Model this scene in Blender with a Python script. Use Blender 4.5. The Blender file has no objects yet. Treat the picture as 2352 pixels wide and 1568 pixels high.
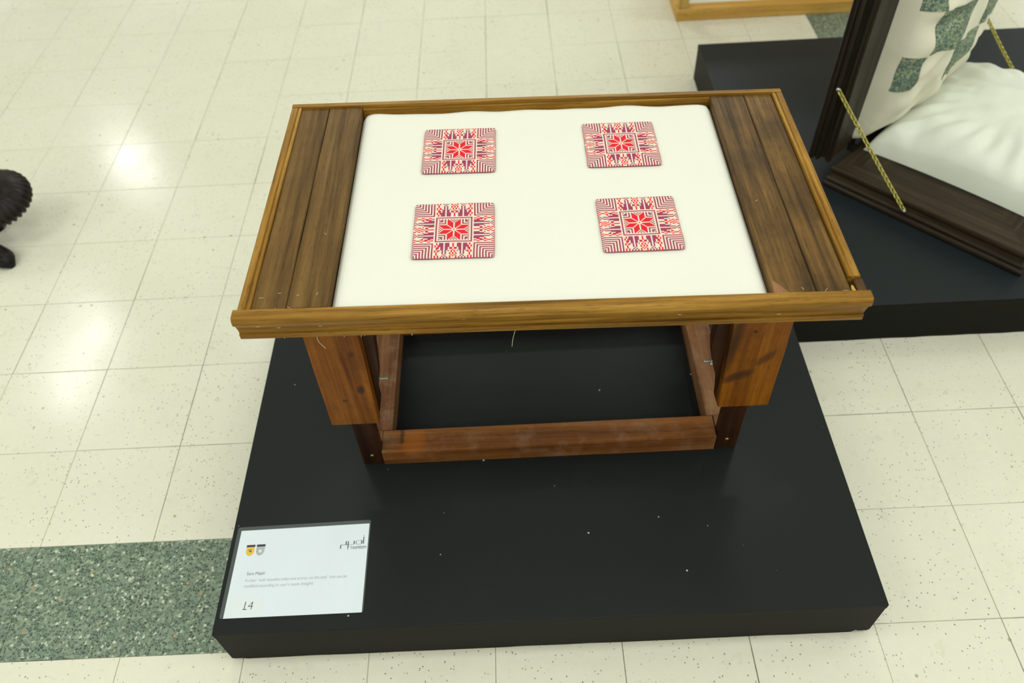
import bpy, bmesh, math, random
import numpy as np
from mathutils import Matrix, Vector, Euler, noise
random.seed(7)
S = bpy.context.scene
COL = S.collection

# ------------------------------------------------------------------ camera, light, exposure
CAM = Vector((1.328236, -3.342598, 1.599380))
cd = bpy.data.cameras.new('camera')
cam = bpy.data.objects.new('camera', cd)
COL.objects.link(cam)
cam.location = CAM
cam.rotation_euler = Euler((0.70827175, 0.03911219, -0.02955117), 'XYZ')
cd.sensor_width = 36.0
cd.sensor_fit = 'HORIZONTAL'
cd.lens = 36.0 * 1849.79 / 2352.0
cd.dof.use_dof = True
cd.dof.focus_distance = 1.42
cd.dof.aperture_fstop = 3.4
cd.clip_start = 0.05
S.camera = cam

W = bpy.data.worlds.new('hall')
S.world = W
W.use_nodes = True
bg = W.node_tree.nodes['Background']
bg.inputs[0].default_value = (0.95, 1.0, 0.98, 1)
bg.inputs[1].default_value = 0.3

def area(name, x, y, z, sx, sy, power, rot=0.0, color=(0.95, 1.0, 0.99)):
    l = bpy.data.lights.new(name, 'AREA')
    l.shape = 'RECTANGLE'
    l.size = sx
    l.size_y = sy
    l.energy = power
    l.color = color
    o = bpy.data.objects.new(name, l)
    o.location = (x, y, z)
    o.rotation_euler = (0, 0, rot)
    COL.objects.link(o)
    return o

ZC = 3.2
KL = 0.495
LAMPS = [(-2.45, 3.35, .36, .36, 20), (-2.15, 0.85, .26, 1.1, 24), (-0.77, 0.88, .10, .10, 2),
         (0.32, -0.60, .62, .10, 9), (2.62, -0.50, .30, .2, 8), (3.5, 3.9, .5, .5, 44), (5.4, -1.0, .6, 1.2, 40),  # last entry is added fill from the right
         (0.5, 2.3, .9, .5, 66), (2.4, 2.3, .9, .5, 78)]  # both added to brighten the back, their reflections hidden by the bench
for gy in (-2.7, -5.2, -7.6, 8.6):  # unseen fill grid, added for even light outside the reflected area
    for gx in (-6.4, -3.8, -1.2, 1.4, 4.0, 6.6, 9.2):
        LAMPS.append((gx, gy, 1.2, .6, 32 if -8 < gy < -4 else 40))
for gy in (-.2, 2.6, 5.6):  # further added fill lamps along both sides
    LAMPS.append((8.2, gy, 1.2, .6, 36)); LAMPS.append((-6.4, gy, 1.2, .6, 36))
for (lx, ly, sx, sy, pw) in LAMPS:
    area('ceiling_and_fill_lamp', lx, ly, ZC - .01, sx, sy, pw * KL)

S.view_settings.view_transform = 'Standard'
S.view_settings.look = 'None'
S.view_settings.exposure = 0.0
S.view_settings.gamma = 1.0
S.view_settings.use_curve_mapping = False

# ------------------------------------------------------------------ node helpers
class NT:
    def __init__(self, name):
        self.m = bpy.data.materials.new(name)
        self.m.use_nodes = True
        self.t = self.m.node_tree
        self.b = self.t.nodes['Principled BSDF']
    def n(self, typ, **kw):
        nd = self.t.nodes.new(typ)
        for k, v in kw.items():
            setattr(nd, k, v)
        return nd
    def l(self, a, b):
        self.t.links.new(a, b)
    def setin(self, nd, i, v):
        if hasattr(v, 'is_linked') or isinstance(v, bpy.types.NodeSocket):
            self.l(v, nd.inputs[i])
        else:
            nd.inputs[i].default_value = v
    def mix(self, f, a, b, blend='MIX'):
        nd = self.n('ShaderNodeMix', data_type='RGBA', blend_type=blend)
        self.setin(nd, 0, f); self.setin(nd, 6, a); self.setin(nd, 7, b)
        return nd.outputs[2]
    def math(self, op, a, b=0.0, clamp=False):
        nd = self.n('ShaderNodeMath', operation=op, use_clamp=clamp)
        self.setin(nd, 0, a); self.setin(nd, 1, b)
        return nd.outputs[0]
    def vadd(self, a, b):
        nd = self.n('ShaderNodeVectorMath', operation='ADD')
        self.setin(nd, 0, a); self.setin(nd, 1, b)
        return nd.outputs[0]
    def vmul(self, a, b):
        nd = self.n('ShaderNodeVectorMath', operation='MULTIPLY')
        self.setin(nd, 0, a); self.setin(nd, 1, b)
        return nd.outputs[0]
    def noise(self, vec, scale, detail=3.0, rough=0.55, dist=0.0):
        nd = self.n('ShaderNodeTexNoise')
        self.l(vec, nd.inputs['Vector'])
        nd.inputs['Scale'].default_value = scale
        nd.inputs['Detail'].default_value = detail
        nd.inputs['Roughness'].default_value = rough
        nd.inputs['Distortion'].default_value = dist
        return nd.outputs[0]
    def voro(self, vec, scale, feature='F1', rand=1.0):
        nd = self.n('ShaderNodeTexVoronoi', feature=feature)
        self.l(vec, nd.inputs['Vector'])
        nd.inputs['Scale'].default_value = scale
        nd.inputs['Randomness'].default_value = rand
        return nd
    def ramp(self, f, stops, interp='LINEAR'):
        nd = self.n('ShaderNodeValToRGB')
        nd.color_ramp.interpolation = interp
        cr = nd.color_ramp
        while len(cr.elements) < len(stops):
            cr.elements.new(0.5)
        for e, (p, c) in zip(cr.elements, stops):
            e.position = p
            e.color = (c, c, c, 1) if isinstance(c, (int, float)) else (*c, 1)
        self.l(f, nd.inputs[0])
        return nd.outputs[0]
    def bump(self, h, strength, dist):
        nd = self.n('ShaderNodeBump')
        nd.inputs['Strength'].default_value = strength
        nd.inputs['Distance'].default_value = dist
        self.l(h, nd.inputs['Height'])
        self.l(nd.outputs[0], self.b.inputs['Normal'])
    def pos(self):
        return self.n('ShaderNodeNewGeometry').outputs['Position']
    def obj(self):
        return self.n('ShaderNodeTexCoord').outputs['Object']
    def rand(self):
        return self.n('ShaderNodeObjectInfo').outputs['Random']
    def rough(self, v): self.setin(self.b, 'Roughness', v)
    def color(self, v):
        if isinstance(v, tuple) and len(v) == 3: v = (*v, 1)
        self.setin(self.b, 'Base Color', v)

def srgb(r, g, b):
    def f(c):
        c /= 255.0
        return c / 12.92 if c <= .04045 else ((c + .055) / 1.055) ** 2.4
    return (f(r), f(g), f(b))

def plain(name, rgb, rough=0.6, metal=0.0, spec=0.5):
    m = NT(name); m.color(rgb); m.rough(rough)
    m.b.inputs['Metallic'].default_value = metal
    m.b.inputs['Specular IOR Level'].default_value = spec
    return m.m

def terrazzo_cream():
    m = NT('cream_terrazzo')
    P = m.pos()
    R = m.rand()
    base = m.mix(m.noise(P, 9, 4), (*srgb(226, 223, 205), 1), (*srgb(233, 230, 213), 1))
    # soft beige chips
    v = m.voro(P, 120)
    chip = m.ramp(v.outputs['Color'], [(0.0, 0), (0.62, 0), (0.72, 1)])
    base = m.mix(m.math('MULTIPLY', chip, .30), base, (*srgb(236, 232, 208), 1))
    v2 = m.voro(P, 75)
    chip2 = m.ramp(v2.outputs['Color'], [(0.0, 1), (0.16, 0), (1, 0)])
    base = m.mix(m.math('MULTIPLY', chip2, .30), base, (*srgb(200, 190, 158), 1))
    # sparse dark chips: small cells thresholded
    warp = m.vadd(P, m.vmul(m.n('ShaderNodeTexNoise').outputs[1], (.004, .004, 0)))
    v3 = m.voro(warp, 165)
    inside = m.ramp(v3.outputs['Distance'], [(0.0, 1), (0.20, 1), (0.30, 0)])
    sel = m.ramp(m.n('ShaderNodeSeparateColor').outputs[0], [(0, 1), (1, 1)])
    sc = m.n('ShaderNodeSeparateColor'); m.l(v3.outputs['Color'], sc.inputs[0])
    pick = m.math('LESS_THAN', sc.outputs[0], .16)
    dens = m.ramp(m.noise(P, 5, 2), [(0.35, .35), (0.6, 1)])
    f = m.math('MULTIPLY', m.math('MULTIPLY', inside, pick), dens)
    base = m.mix(m.math('MULTIPLY', f, .80), base, (*srgb(72, 72, 58), 1))
    v4 = m.voro(P, 34)
    sc4 = m.n('ShaderNodeSeparateColor'); m.l(v4.outputs['Color'], sc4.inputs[0])
    big = m.math('MULTIPLY', m.ramp(v4.outputs['Distance'], [(0, 1), (.10, 1), (.16, 0)]), m.math('LESS_THAN', sc4.outputs[1], .08))
    base = m.mix(m.math('MULTIPLY', big, .7), base, (*srgb(170, 130, 96), 1))
    # tile to tile tint, dull traffic stains
    base = m.mix(m.math('MULTIPLY', R, .05), base, (*srgb(190, 186, 160), 1))
    st = m.ramp(m.noise(P, 2.2, 5, .6), [(0.50, 0), (0.72, 1)])
    base = m.mix(m.math('MULTIPLY', st, .09), base, (*srgb(176, 166, 128), 1))
    m.color(base)
    m.rough(m.ramp(m.noise(P, 7, 4), [(0.3, .13), (0.7, .20)]))
    m.b.inputs['Specular IOR Level'].default_value = .5
    return m.m

def terrazzo_green():
    m = NT('green_terrazzo')
    P = m.pos()
    v = m.voro(P, 190)
    e = m.voro(P, 190, 'DISTANCE_TO_EDGE')
    sc = m.n('ShaderNodeSeparateColor'); m.l(v.outputs['Color'], sc.inputs[0])
    chip = m.ramp(sc.outputs[0], [(0, srgb(30, 46, 42)), (.30, srgb(60, 80, 70)), (.5, srgb(88, 106, 94)), (.72, srgb(118, 134, 118)), (.93, srgb(150, 162, 138)), (.97, srgb(214, 216, 196))])
    edge = m.ramp(e.outputs['Distance'], [(0, 1), (.05, .6), (.16, 0)])
    base = m.mix(edge, chip, (*srgb(138, 154, 132), 1))
    v2 = m.voro(P, 60)
    sc2 = m.n('ShaderNodeSeparateColor'); m.l(v2.outputs['Color'], sc2.inputs[0])
    pk = m.math('MULTIPLY', m.math('LESS_THAN', sc2.outputs[0], .07), m.ramp(v2.outputs['Distance'], [(0, 1), (.2, 1), (.26, 0)]))
    base = m.mix(pk, base, (*srgb(176, 150, 112), 1))
    cl = m.noise(P, 12, 4)
    base = m.mix(m.math('MULTIPLY', cl, .35), base, (*srgb(112, 128, 110), 1))
    m.color(base)
    m.rough(.32)
    return m.m

def grout():
    m = NT('worn_grout')
    P = m.pos()
    f = m.ramp(m.noise(P, 2.2, 5, .7), [(0.42, 1), (0.60, 0)])
    m.color(m.mix(f, (*srgb(98, 98, 88), 1), (*srgb(196, 194, 172), 1)))
    m.rough(.8)
    return m.m

def wood(name, dark, mid, light, axis='Y', fine=90.0, rough=.5, blotch=.35, knots=0.0, stretch=.035, wash=None, spec=.20, marks=()):
    m = NT(name)
    sc = {'X': (stretch, 1, 1), 'Y': (1, stretch, 1), 'Z': (1, 1, stretch)}[axis]
    rv = m.n('ShaderNodeCombineXYZ')
    r10 = m.math('MULTIPLY', m.rand(), 13.7)
    for i in range(3): m.l(r10, rv.inputs[i])
    O = m.vadd(m.obj(), rv.outputs[0])
    V = m.vmul(O, sc)
    warp = m.noise(V, 14, 2)
    wv = m.n('ShaderNodeCombineXYZ')
    w = m.math('MULTIPLY', warp, .022)
    for i in range(3): m.l(w, wv.inputs[i])
    VV = m.vadd(V, wv.outputs[0])
    g1 = m.noise(VV, fine, 5, .65)
    g2 = m.noise(VV, fine * .28, 3, .6)
    g = m.math('ADD', m.math('MULTIPLY', g1, .55), m.math('MULTIPLY', g2, .45))
    c = m.ramp(g, [(0.36, dark), (0.50, mid), (0.64, light)])
    bl = m.ramp(m.noise(O, 9, 4, .6), [(0.42, 0), (0.70, 1)])
    c = m.mix(m.math('MULTIPLY', bl, blotch), c, (*dark, 1))
    # fine pores
    pv = m.noise(m.vmul(O, {'X': (.10, 1, 1), 'Y': (1, .10, 1), 'Z': (1, 1, .10)}[axis]), 420, 1, .5)
    pores = m.ramp(pv, [(0.62, 0), (0.70, 1)])
    c = m.mix(m.math('MULTIPLY', pores, .35), c, tuple(x * .45 for x in dark) + (1,))
    if knots:
        ks = {'X': (.55, 1, 1), 'Y': (1, .55, 1), 'Z': (1, 1, .55)}[axis]
        kv = m.voro(m.vmul(O, ks), 9)
        s2 = m.n('ShaderNodeSeparateColor'); m.l(kv.outputs['Color'], s2.inputs[0])
        kk = m.math('MULTIPLY', m.math('LESS_THAN', s2.outputs[0], knots), m.ramp(kv.outputs['Distance'], [(0, 1), (.07, .9), (.13, 0)]))
        c = m.mix(m.math('MULTIPLY', kk, .8), c, tuple(x * .35 for x in dark) + (1,))
    for (mx, my, mz, rx, ry, rz, ang, st_, colr) in marks:
        mp = m.n('ShaderNodeMapping', vector_type='TEXTURE')
        wob = m.vmul(m.n('ShaderNodeTexNoise').outputs[1], (.006, .006, .006))
        m.l(m.vadd(m.obj(), wob), mp.inputs[0])
        mp.inputs[1].default_value = (mx + .003, my + .003, mz + .003)
        mp.inputs[2].default_value = (0, ang, 0)
        mp.inputs[3].default_value = (rx, ry, rz)
        ln = m.n('ShaderNodeVectorMath', operation='LENGTH'); m.l(mp.outputs[0], ln.inputs[0])
        f = m.ramp(ln.outputs['Value'], [(0, 1), (.55, .8), (1.0, 0)])
        c = m.mix(m.math('MULTIPLY', f, st_), c, (*colr, 1))
    if wash:
        wn = m.ramp(m.noise(O, 16, 5, .7), [(0.50, 0), (0.68, 1)])
        c = m.mix(m.math('MULTIPLY', wn, .45), c, (*wash, 1))
    m.color(c)
    m.rough(m.ramp(g, [(0.3, rough + .08), (0.7, rough - .08)]))
    m.b.inputs['Specular IOR Level'].default_value = spec
    m.bump(g, .35, .0012)
    return m.m

def platform_mat(name, col, spots=True, rough=.30):
    m = NT(name)
    P = m.pos()
    c = m.mix(m.noise(P, 4, 4), (*col, 1), tuple(x * 1.25 for x in col) + (1,))
    if spots:
        v = m.voro(P, 34)
        s = m.n('ShaderNodeSeparateColor'); m.l(v.outputs['Color'], s.inputs[0])
        size = m.math('MULTIPLY', m.math('POWER', s.outputs[1], 2.0), .085)
        f = m.math('MULTIPLY', m.math('LESS_THAN', s.outputs[0], .36), m.math('LESS_THAN', v.outputs['Distance'], size))
        c = m.mix(m.math('MULTIPLY', f, .8), c, (*srgb(200, 200, 182), 1))
        sm = m.ramp(m.noise(P, 5, 5, .7), [(0.60, 0), (0.80, 1)])
        c = m.mix(m.math('MULTIPLY', sm, .03), c, (*srgb(120, 118, 108), 1))
    m.color(c)
    m.rough(m.ramp(m.noise(P, 2.5, 3), [(0.3, rough), (0.7, rough + .03)]))
    m.b.inputs['Specular IOR Level'].default_value = .16
    m.bump(m.noise(P, 260, 2), .05, .0006)
    return m.m

def scuffed_side(name, col):
    m = NT(name)
    P = m.pos()
    sm = m.ramp(m.noise(m.vmul(P, (1, 1, 2.5)), 9, 5, .7, .6), [(0.66, 0), (0.74, 1)])
    c = m.mix(m.math('MULTIPLY', sm, .30), (*col, 1), (*srgb(110, 104, 84), 1))
    m.color(c); m.rough(.55)
    m.b.inputs['Specular IOR Level'].default_value = .12
    return m.m

def cloth(name, c1, c2, wrinkle=0.0, weave=900):
    m = NT(name)
    O = m.obj()
    m.color(m.mix(m.noise(O, 6, 3), (*c1, 1), (*c2, 1)))
    m.rough(.9)
    m.b.inputs['Specular IOR Level'].default_value = .1
    m.b.inputs['Sheen Weight'].default_value = .1
    h = m.noise(O, weave, 1)
    if wrinkle:
        h = m.math('ADD', m.math('MULTIPLY', h, .02), m.math('MULTIPLY', m.noise(O, 11, 3, .5, 1.2), wrinkle))
        m.bump(h, .5, .01)
    else:
        m.bump(h, .15, .0005)
    return m.m

M = {}
M['tile'] = terrazzo_cream()
M['green'] = terrazzo_green()
M['grout'] = grout()
M['plat_top'] = platform_mat('matt_black_paint', srgb(31, 34, 34))
M['plat_top2'] = platform_mat('matt_black_paint_clean', srgb(33, 38, 41), spots=False, rough=.32)
M['plat_side'] = scuffed_side('scuffed_shaded_black_paint', srgb(13, 12, 6))  # darker, warmer than the tops: side shade and floor reflection put into colour
PD, PM, PL = srgb(68, 46, 18), srgb(104, 76, 34), srgb(122, 92, 44)
M['plank'] = wood('stained_pine_plank', PD, PM, PL, 'Y', 120, .48, .30)
M['plank_r'] = wood('blotchy_pine_plank', srgb(46, 31, 14), srgb(92, 66, 30), srgb(128, 95, 46), 'Y', 90, .45, .60, .06)
HD, HM, HL = srgb(102, 68, 16), srgb(146, 104, 34), srgb(180, 136, 56)
M['mould_x'] = wood('honey_moulding_x', HD, HM, HL, 'X', 150, .40, .28, .03)
M['mould_y'] = wood('honey_moulding_y', HD, HM, HL, 'Y', 150, .42, .25)
LD, LM, LL = srgb(84, 40, 4), srgb(136, 80, 12), srgb(164, 102, 22)
M['leg'] = wood('orange_stained_leg', LD, LM, LL, 'Z', 60, .50, .45, .10, marks=(
    (1.028 - 1.38, -.229, .418 - .13, .009, .03, .016, .15, .9, srgb(44, 28, 18)), (.992 - 1.38, -.229, .385 - .13, .006, .03, .006, 0, .75, srgb(52, 24, 6)),
    (1.030 - 1.38, -.229, .52 - .13, .006, .03, .012, .2, .6, srgb(60, 32, 10)),
    (1.728 - 1.38, -.229, .405 - .13, .040, .03, .016, -.50, .85, srgb(58, 34, 20)), (1.772 - 1.38, -.229, .455 - .13, .030, .03, .012, -.95, .75, srgb(58, 34, 20)),
    (1.705 - 1.38, -.229, .50 - .13, .016, .03, .12, .08, .8, srgb(44, 26, 12)), (1.738 - 1.38, -.229, .53 - .13, .006, .03, .006, 0, .8, srgb(40, 20, 8))))
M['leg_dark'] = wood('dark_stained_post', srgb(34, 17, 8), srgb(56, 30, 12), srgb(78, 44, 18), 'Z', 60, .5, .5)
M['rail_x'] = wood('worn_rail_x_shaded_front', srgb(86, 48, 18), srgb(136, 84, 38), srgb(164, 108, 56), 'X', 60, .5, .35, .10, wash=srgb(150, 116, 92), marks=(
    (1.093 - 1.38, -.19, .049, .030, .05, .03, 0, .55, srgb(178, 100, 26)), (1.068 - 1.38, -.17, .049, .006, .030, .03, 0, .85, srgb(44, 26, 14)), (1.40 - 1.38, -.2125, .022, .5, .006, .024, 0, .5, srgb(62, 34, 12))))  # final mark paints shade over the rail's front face; the others are wood colour
M['rail_y'] = wood('worn_rail_y', srgb(88, 54, 32), srgb(136, 92, 60), srgb(164, 120, 84), 'Y', 60, .5, .25, .10, wash=srgb(164, 132, 104))
M['splinter'] = wood('raw_splinter', srgb(150, 110, 40), srgb(190, 150, 66), srgb(214, 178, 92), 'Y', 120, .6, .1)
M['cream'] = cloth('cream_canvas', srgb(231, 230, 218), srgb(235, 234, 222))
M['cushion'] = cloth('white_cotton', srgb(228, 232, 218), srgb(238, 240, 228), wrinkle=.5)
M['backcush'] = cloth('beige_cotton', srgb(228, 224, 202), srgb(238, 233, 214), wrinkle=.6)
M['st_cream'] = plain('cream_stitch', srgb(234, 218, 200), .85, spec=.15)
M['st_purple'] = plain('plum_stitch', srgb(160, 70, 100), .8, spec=.2)
M['st_red'] = plain('red_stitch', srgb(226, 40, 56), .8, spec=.2)
M['backing'] = plain('rose_backing', srgb(168, 66, 92), .85, spec=.15)
M['steel'] = plain('zinc_bolt', srgb(190, 196, 196), .3, 1.0)
M['brass'] = plain('brass', srgb(206, 196, 112), .42, 1.0)
M['thread'] = plain('white_thread', srgb(238, 232, 214), .8)
M['paper'] = plain('white_paper', srgb(224, 232, 240), .75, spec=.2)
M['laminate'] = plain('laminate_margin', srgb(74, 80, 80), .35)
M['sticker'] = plain('number_sticker', srgb(225, 232, 234), .75)
M['ink'] = plain('black_ink', srgb(60, 64, 72), .7)
M['ink_grey'] = plain('grey_ink', srgb(158, 166, 172), .7)
M['ink_name'] = plain('name_ink', srgb(120, 126, 132), .7)
M['shield_y'] = plain('yellow_shield', srgb(232, 190, 62), .6)
M['shield_g'] = plain('grey_shield', srgb(178, 182, 184), .6)
M['shield_l'] = plain('light_emblem', srgb(226, 230, 230), .6)
M['navy'] = plain('navy_band', srgb(48, 52, 66), .6)
DD, DM, DL = srgb(26, 20, 12), srgb(50, 40, 28), srgb(72, 60, 44)
M['dark_x'] = wood('dark_walnut_x', DD, DM, DL, 'X', 70, .42, .3)
M['dark_y'] = wood('dark_walnut_y', DD, DM, DL, 'Y', 70, .42, .3)
M['dark_z'] = wood('dark_walnut_z', srgb(16, 14, 10), srgb(36, 29, 20), srgb(56, 44, 30), 'Z', 70, .42, .3)
M['carved'] = wood('black_carved_wood', srgb(12, 11, 10), srgb(26, 23, 20), srgb(44, 34, 32), 'Z', 40, .38, .3)
M['pine_x'] = wood('pale_pine_x', srgb(186, 140, 62), srgb(212, 166, 84), srgb(226, 188, 112), 'X', 50, .55, .15, .25)
M['pine_y'] = wood('pale_pine_y', srgb(186, 140, 62), srgb(212, 166, 84), srgb(226, 188, 112), 'Y', 50, .55, .15)
M['pine_z'] = wood('pale_pine_z', srgb(176, 140, 70), srgb(206, 170, 96), srgb(222, 190, 120), 'Z', 50, .55, .15)
M['canvas'] = cloth('white_canvas', srgb(226, 226, 210), srgb(232, 232, 218))

def green_patch():
    m = NT('green_embroidery')
    O = m.obj()
    v = m.voro(O, 240)
    s = m.n('ShaderNodeSeparateColor'); m.l(v.outputs['Color'], s.inputs[0])
    c = m.ramp(s.outputs[0], [(0, srgb(70, 98, 96)), (.30, srgb(104, 126, 108)), (.5, srgb(136, 148, 116)), (.8, srgb(156, 164, 130)), (1, srgb(182, 188, 158))])
    n2 = m.ramp(m.noise(O, 30, 3), [(.4, 0), (.62, 1)])
    c = m.mix(m.math('MULTIPLY', n2, .5), c, (*srgb(58, 88, 92), 1))
    m.color(c); m.rough(.9)
    m.bump(v.outputs['Distance'], .4, .001)
    return m.m
M['green_emb'] = green_patch()

# ------------------------------------------------------------------ geometry helpers
def tag(o, label=None, cat=None, group=None, kind=None):
    if label: o['label'] = label
    if cat: o['category'] = cat
    if group: o['group'] = group
    if kind: o['kind'] = kind
    return o

def empty(name, loc, rz=0.0, label=None, cat=None, group=None):
    o = bpy.data.objects.new(name, None)
    o.empty_display_size = .1
    o.location = loc
    o.rotation_euler = (0, 0, rz)
    COL.objects.link(o)
    return tag(o, label, cat, group)

def link(name, me, mats, parent=None, smooth=False):
    if not isinstance(mats, (list, tuple)): mats = [mats]
    for m in mats: me.materials.append(m)
    if smooth:
        for p in me.polygons: p.use_smooth = True
    o = bpy.data.objects.new(name, me)
    COL.objects.link(o)
    if parent: o.parent = parent
    return o

def bm_mesh(name, bm):
    me = bpy.data.meshes.new(name)
    bmesh.ops.recalc_face_normals(bm, faces=bm.faces)
    bm.to_mesh(me); bm.free()
    return me

def bm_box(bm, x0, x1, y0, y1, z0, z1, M4=None):
    vs = [bm.verts.new((x, y, z)) for x in (x0, x1) for y in (y0, y1) for z in (z0, z1)]
    for f in ((0, 1, 3, 2), (4, 6, 7, 5), (0, 4, 5, 1), (2, 3, 7, 6), (0, 2, 6, 4), (1, 5, 7, 3)):
        bm.faces.new([vs[i] for i in f])
    return vs

def box(name, mat, x0, x1, y0, y1, z0, z1, parent=None, bev=.0015, seg=2, fn=None):
    bm = bmesh.new()
    bm_box(bm, x0, x1, y0, y1, z0, z1)
    if bev:
        bmesh.ops.bevel(bm, geom=list(bm.edges), offset=bev, segments=seg, affect='EDGES', profile=.6)
    if fn:
        for v in bm.verts: v.co = fn(v.co)
    return link(name, bm_mesh(name, bm), mat, parent)

def extrude_poly(name, mat, pts, to3, a0, a1, parent=None, bev=0.0, fn=None, cuts=1):
    """pts: 2D outline; to3(p, a) -> 3D"""
    bm = bmesh.new()
    rings = []
    for k in range(cuts + 1):
        a = a0 + (a1 - a0) * k / cuts
        rings.append([bm.verts.new(to3(p, a)) for p in pts])
    n = len(pts)
    for k in range(cuts):
        for i in range(n):
            bm.faces.new((rings[k][i], rings[k][(i + 1) % n], rings[k + 1][(i + 1) % n], rings[k + 1][i]))
    bm.faces.new(rings[0][::-1]); bm.faces.new(rings[-1])
    if bev:
        bmesh.ops.bevel(bm, geom=list(bm.edges), offset=bev, segments=2, affect='EDGES')
    if fn:
        for v in bm.verts: v.co = fn(v.co)
    return link(name, bm_mesh(name, bm), mat, parent)

def tube_mesh(name, pts, r, n=6, r_end=None):
    bm = bmesh.new()
    pts = [Vector(p) for p in pts]
    rings = []
    for i, p in enumerate(pts):
        t = (pts[min(i + 1, len(pts) - 1)] - pts[max(i - 1, 0)]).normalized()
        a = t.orthogonal().normalized(); b = t.cross(a)
        rr = r if r_end is None else r + (r_end - r) * i / (len(pts) - 1)
        rings.append([bm.verts.new(p + a * rr * math.cos(2 * math.pi * k / n) + b * rr * math.sin(2 * math.pi * k / n)) for k in range(n)])
    for i in range(len(rings) - 1):
        for k in range(n):
            bm.faces.new((rings[i][k], rings[i][(k + 1) % n], rings[i + 1][(k + 1) % n], rings[i + 1][k]))
    bm.faces.new(rings[0][::-1]); bm.faces.new(rings[-1])
    return bm_mesh(name, bm)

# projection test (used only to leave out floor tiles nobody could see)
Rm = Euler((0.70827175, 0.03911219, -0.02955117), 'XYZ').to_matrix()
def px(P):
    d = Rm.transposed() @ (Vector(P) - CAM)
    return (1176 + 1849.79 * d.x / -d.z, 784 - 1849.79 * d.y / -d.z) if d.z < 0 else (1e9, 1e9)

# ------------------------------------------------------------------ floor
T = .25
P1 = (.728, 1.984, -2.765, -1.51)      # platform under the bench x0 x1 y0 y1
P2 = (1.990, 4.10, -2.022, -.772)
PH = .130
def slab():
    bm = bmesh.new()
    bm_box(bm, -9, 12, -9, 14, -.12, -.0016)
    return bm_mesh('floor', bm)
floor = link('floor', slab(), M['grout'])
tag(floor, kind='structure')
for nm, q in (('ceiling', (-9.2, 12.2, -9.2, 14.2, ZC, ZC + .1)), ('wall_left', (-9.2, -9.0, -9.2, 14.2, -.1, ZC)), ('wall_right', (12.0, 12.2, -9.2, 14.2, -.1, ZC)),
              ('wall_back', (-9.0, 12.0, 14.0, 14.2, -.1, ZC)), ('wall_front', (-9.0, 12.0, -9.2, -9.0, -.1, ZC))):
    o = box(nm, plain('painted_' + nm, srgb(228, 228, 220), .8), *q, None, 0)
    tag(o, kind='structure')
GAP = .00075
def tile_mesh(name, x0, x1, y0, y1):
    bm = bmesh.new()
    bm_box(bm, x0, x1, y0, y1, -.012, 0)
    top = [e for e in bm.edges if all(v.co.z > -.001 for v in e.verts)]
    bmesh.ops.bevel(bm, geom=top, offset=.0005, segments=1, affect='EDGES')
    return bm_mesh(name, bm)
tm = tile_mesh('tile', GAP, T - GAP, GAP, T - GAP); tm.materials.append(M['tile'])
tg = tile_mesh('green_tile', GAP, T - GAP, GAP, T - GAP); tg.materials.append(M['green'])
far_bm = bmesh.new()
cands = []
for i in range(-34, 46):
    for j in range(-54, 34):
        # row j spans y from -(j+1)T to -jT
        x0, y1 = i * T, -j * T
        y0 = y1 - T
        if x0 < -8.6 or x0 > 11.5 or y0 < -8.6 or y1 > 13.6: continue
        pts = [px((x, y, 0)) for x in (x0, x0 + T / 2, x0 + T) for y in (y0, (y0 + y1) / 2, y1)]
        vis = any(-2 < a < 2354 and -2 < b < 1570 for a, b in pts)
        hid = any(q[0] + .0 <= x0 and x0 + T <= q[1] and q[2] <= y0 and y1 <= q[3] for q in (P1, P2))
        if hid: continue
        d = (Vector((x0 + T / 2, (y0 + y1) / 2, 0)) - CAM).length
        cands.append((not vis, d, i, j))
cands.sort()
def is_green(i, j):
    return (j == 10 and i <= 5) or (j in (1, 2) and i in (10, 11))
count = 0
rt = random.Random(3)
for nv, d, i, j in cands:
    x0, y0 = i * T, -(j + 1) * T
    if not nv and count < 298:
        o = bpy.data.objects.new('tile', tg if is_green(i, j) else tm)
        o.location = (x0 + rt.uniform(-.0004, .0004), y0 + rt.uniform(-.0004, .0004), rt.uniform(-.0003, 0))
        o.parent = floor
        COL.objects.link(o)
        count += 1
    else:
        vs = bm_box(far_bm, x0 + GAP, x0 + T - GAP, y0 + GAP, y0 + T - GAP, -.012, 0)
        if is_green(i, j):
            far_bm.faces.ensure_lookup_table()
            for f in far_bm.faces[-6:]: f.material_index = 1
far = link('distant_tiles', bm_mesh('distant_tiles', far_bm), [M['tile'], M['green']], floor)
tag(far, kind='stuff')

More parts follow.
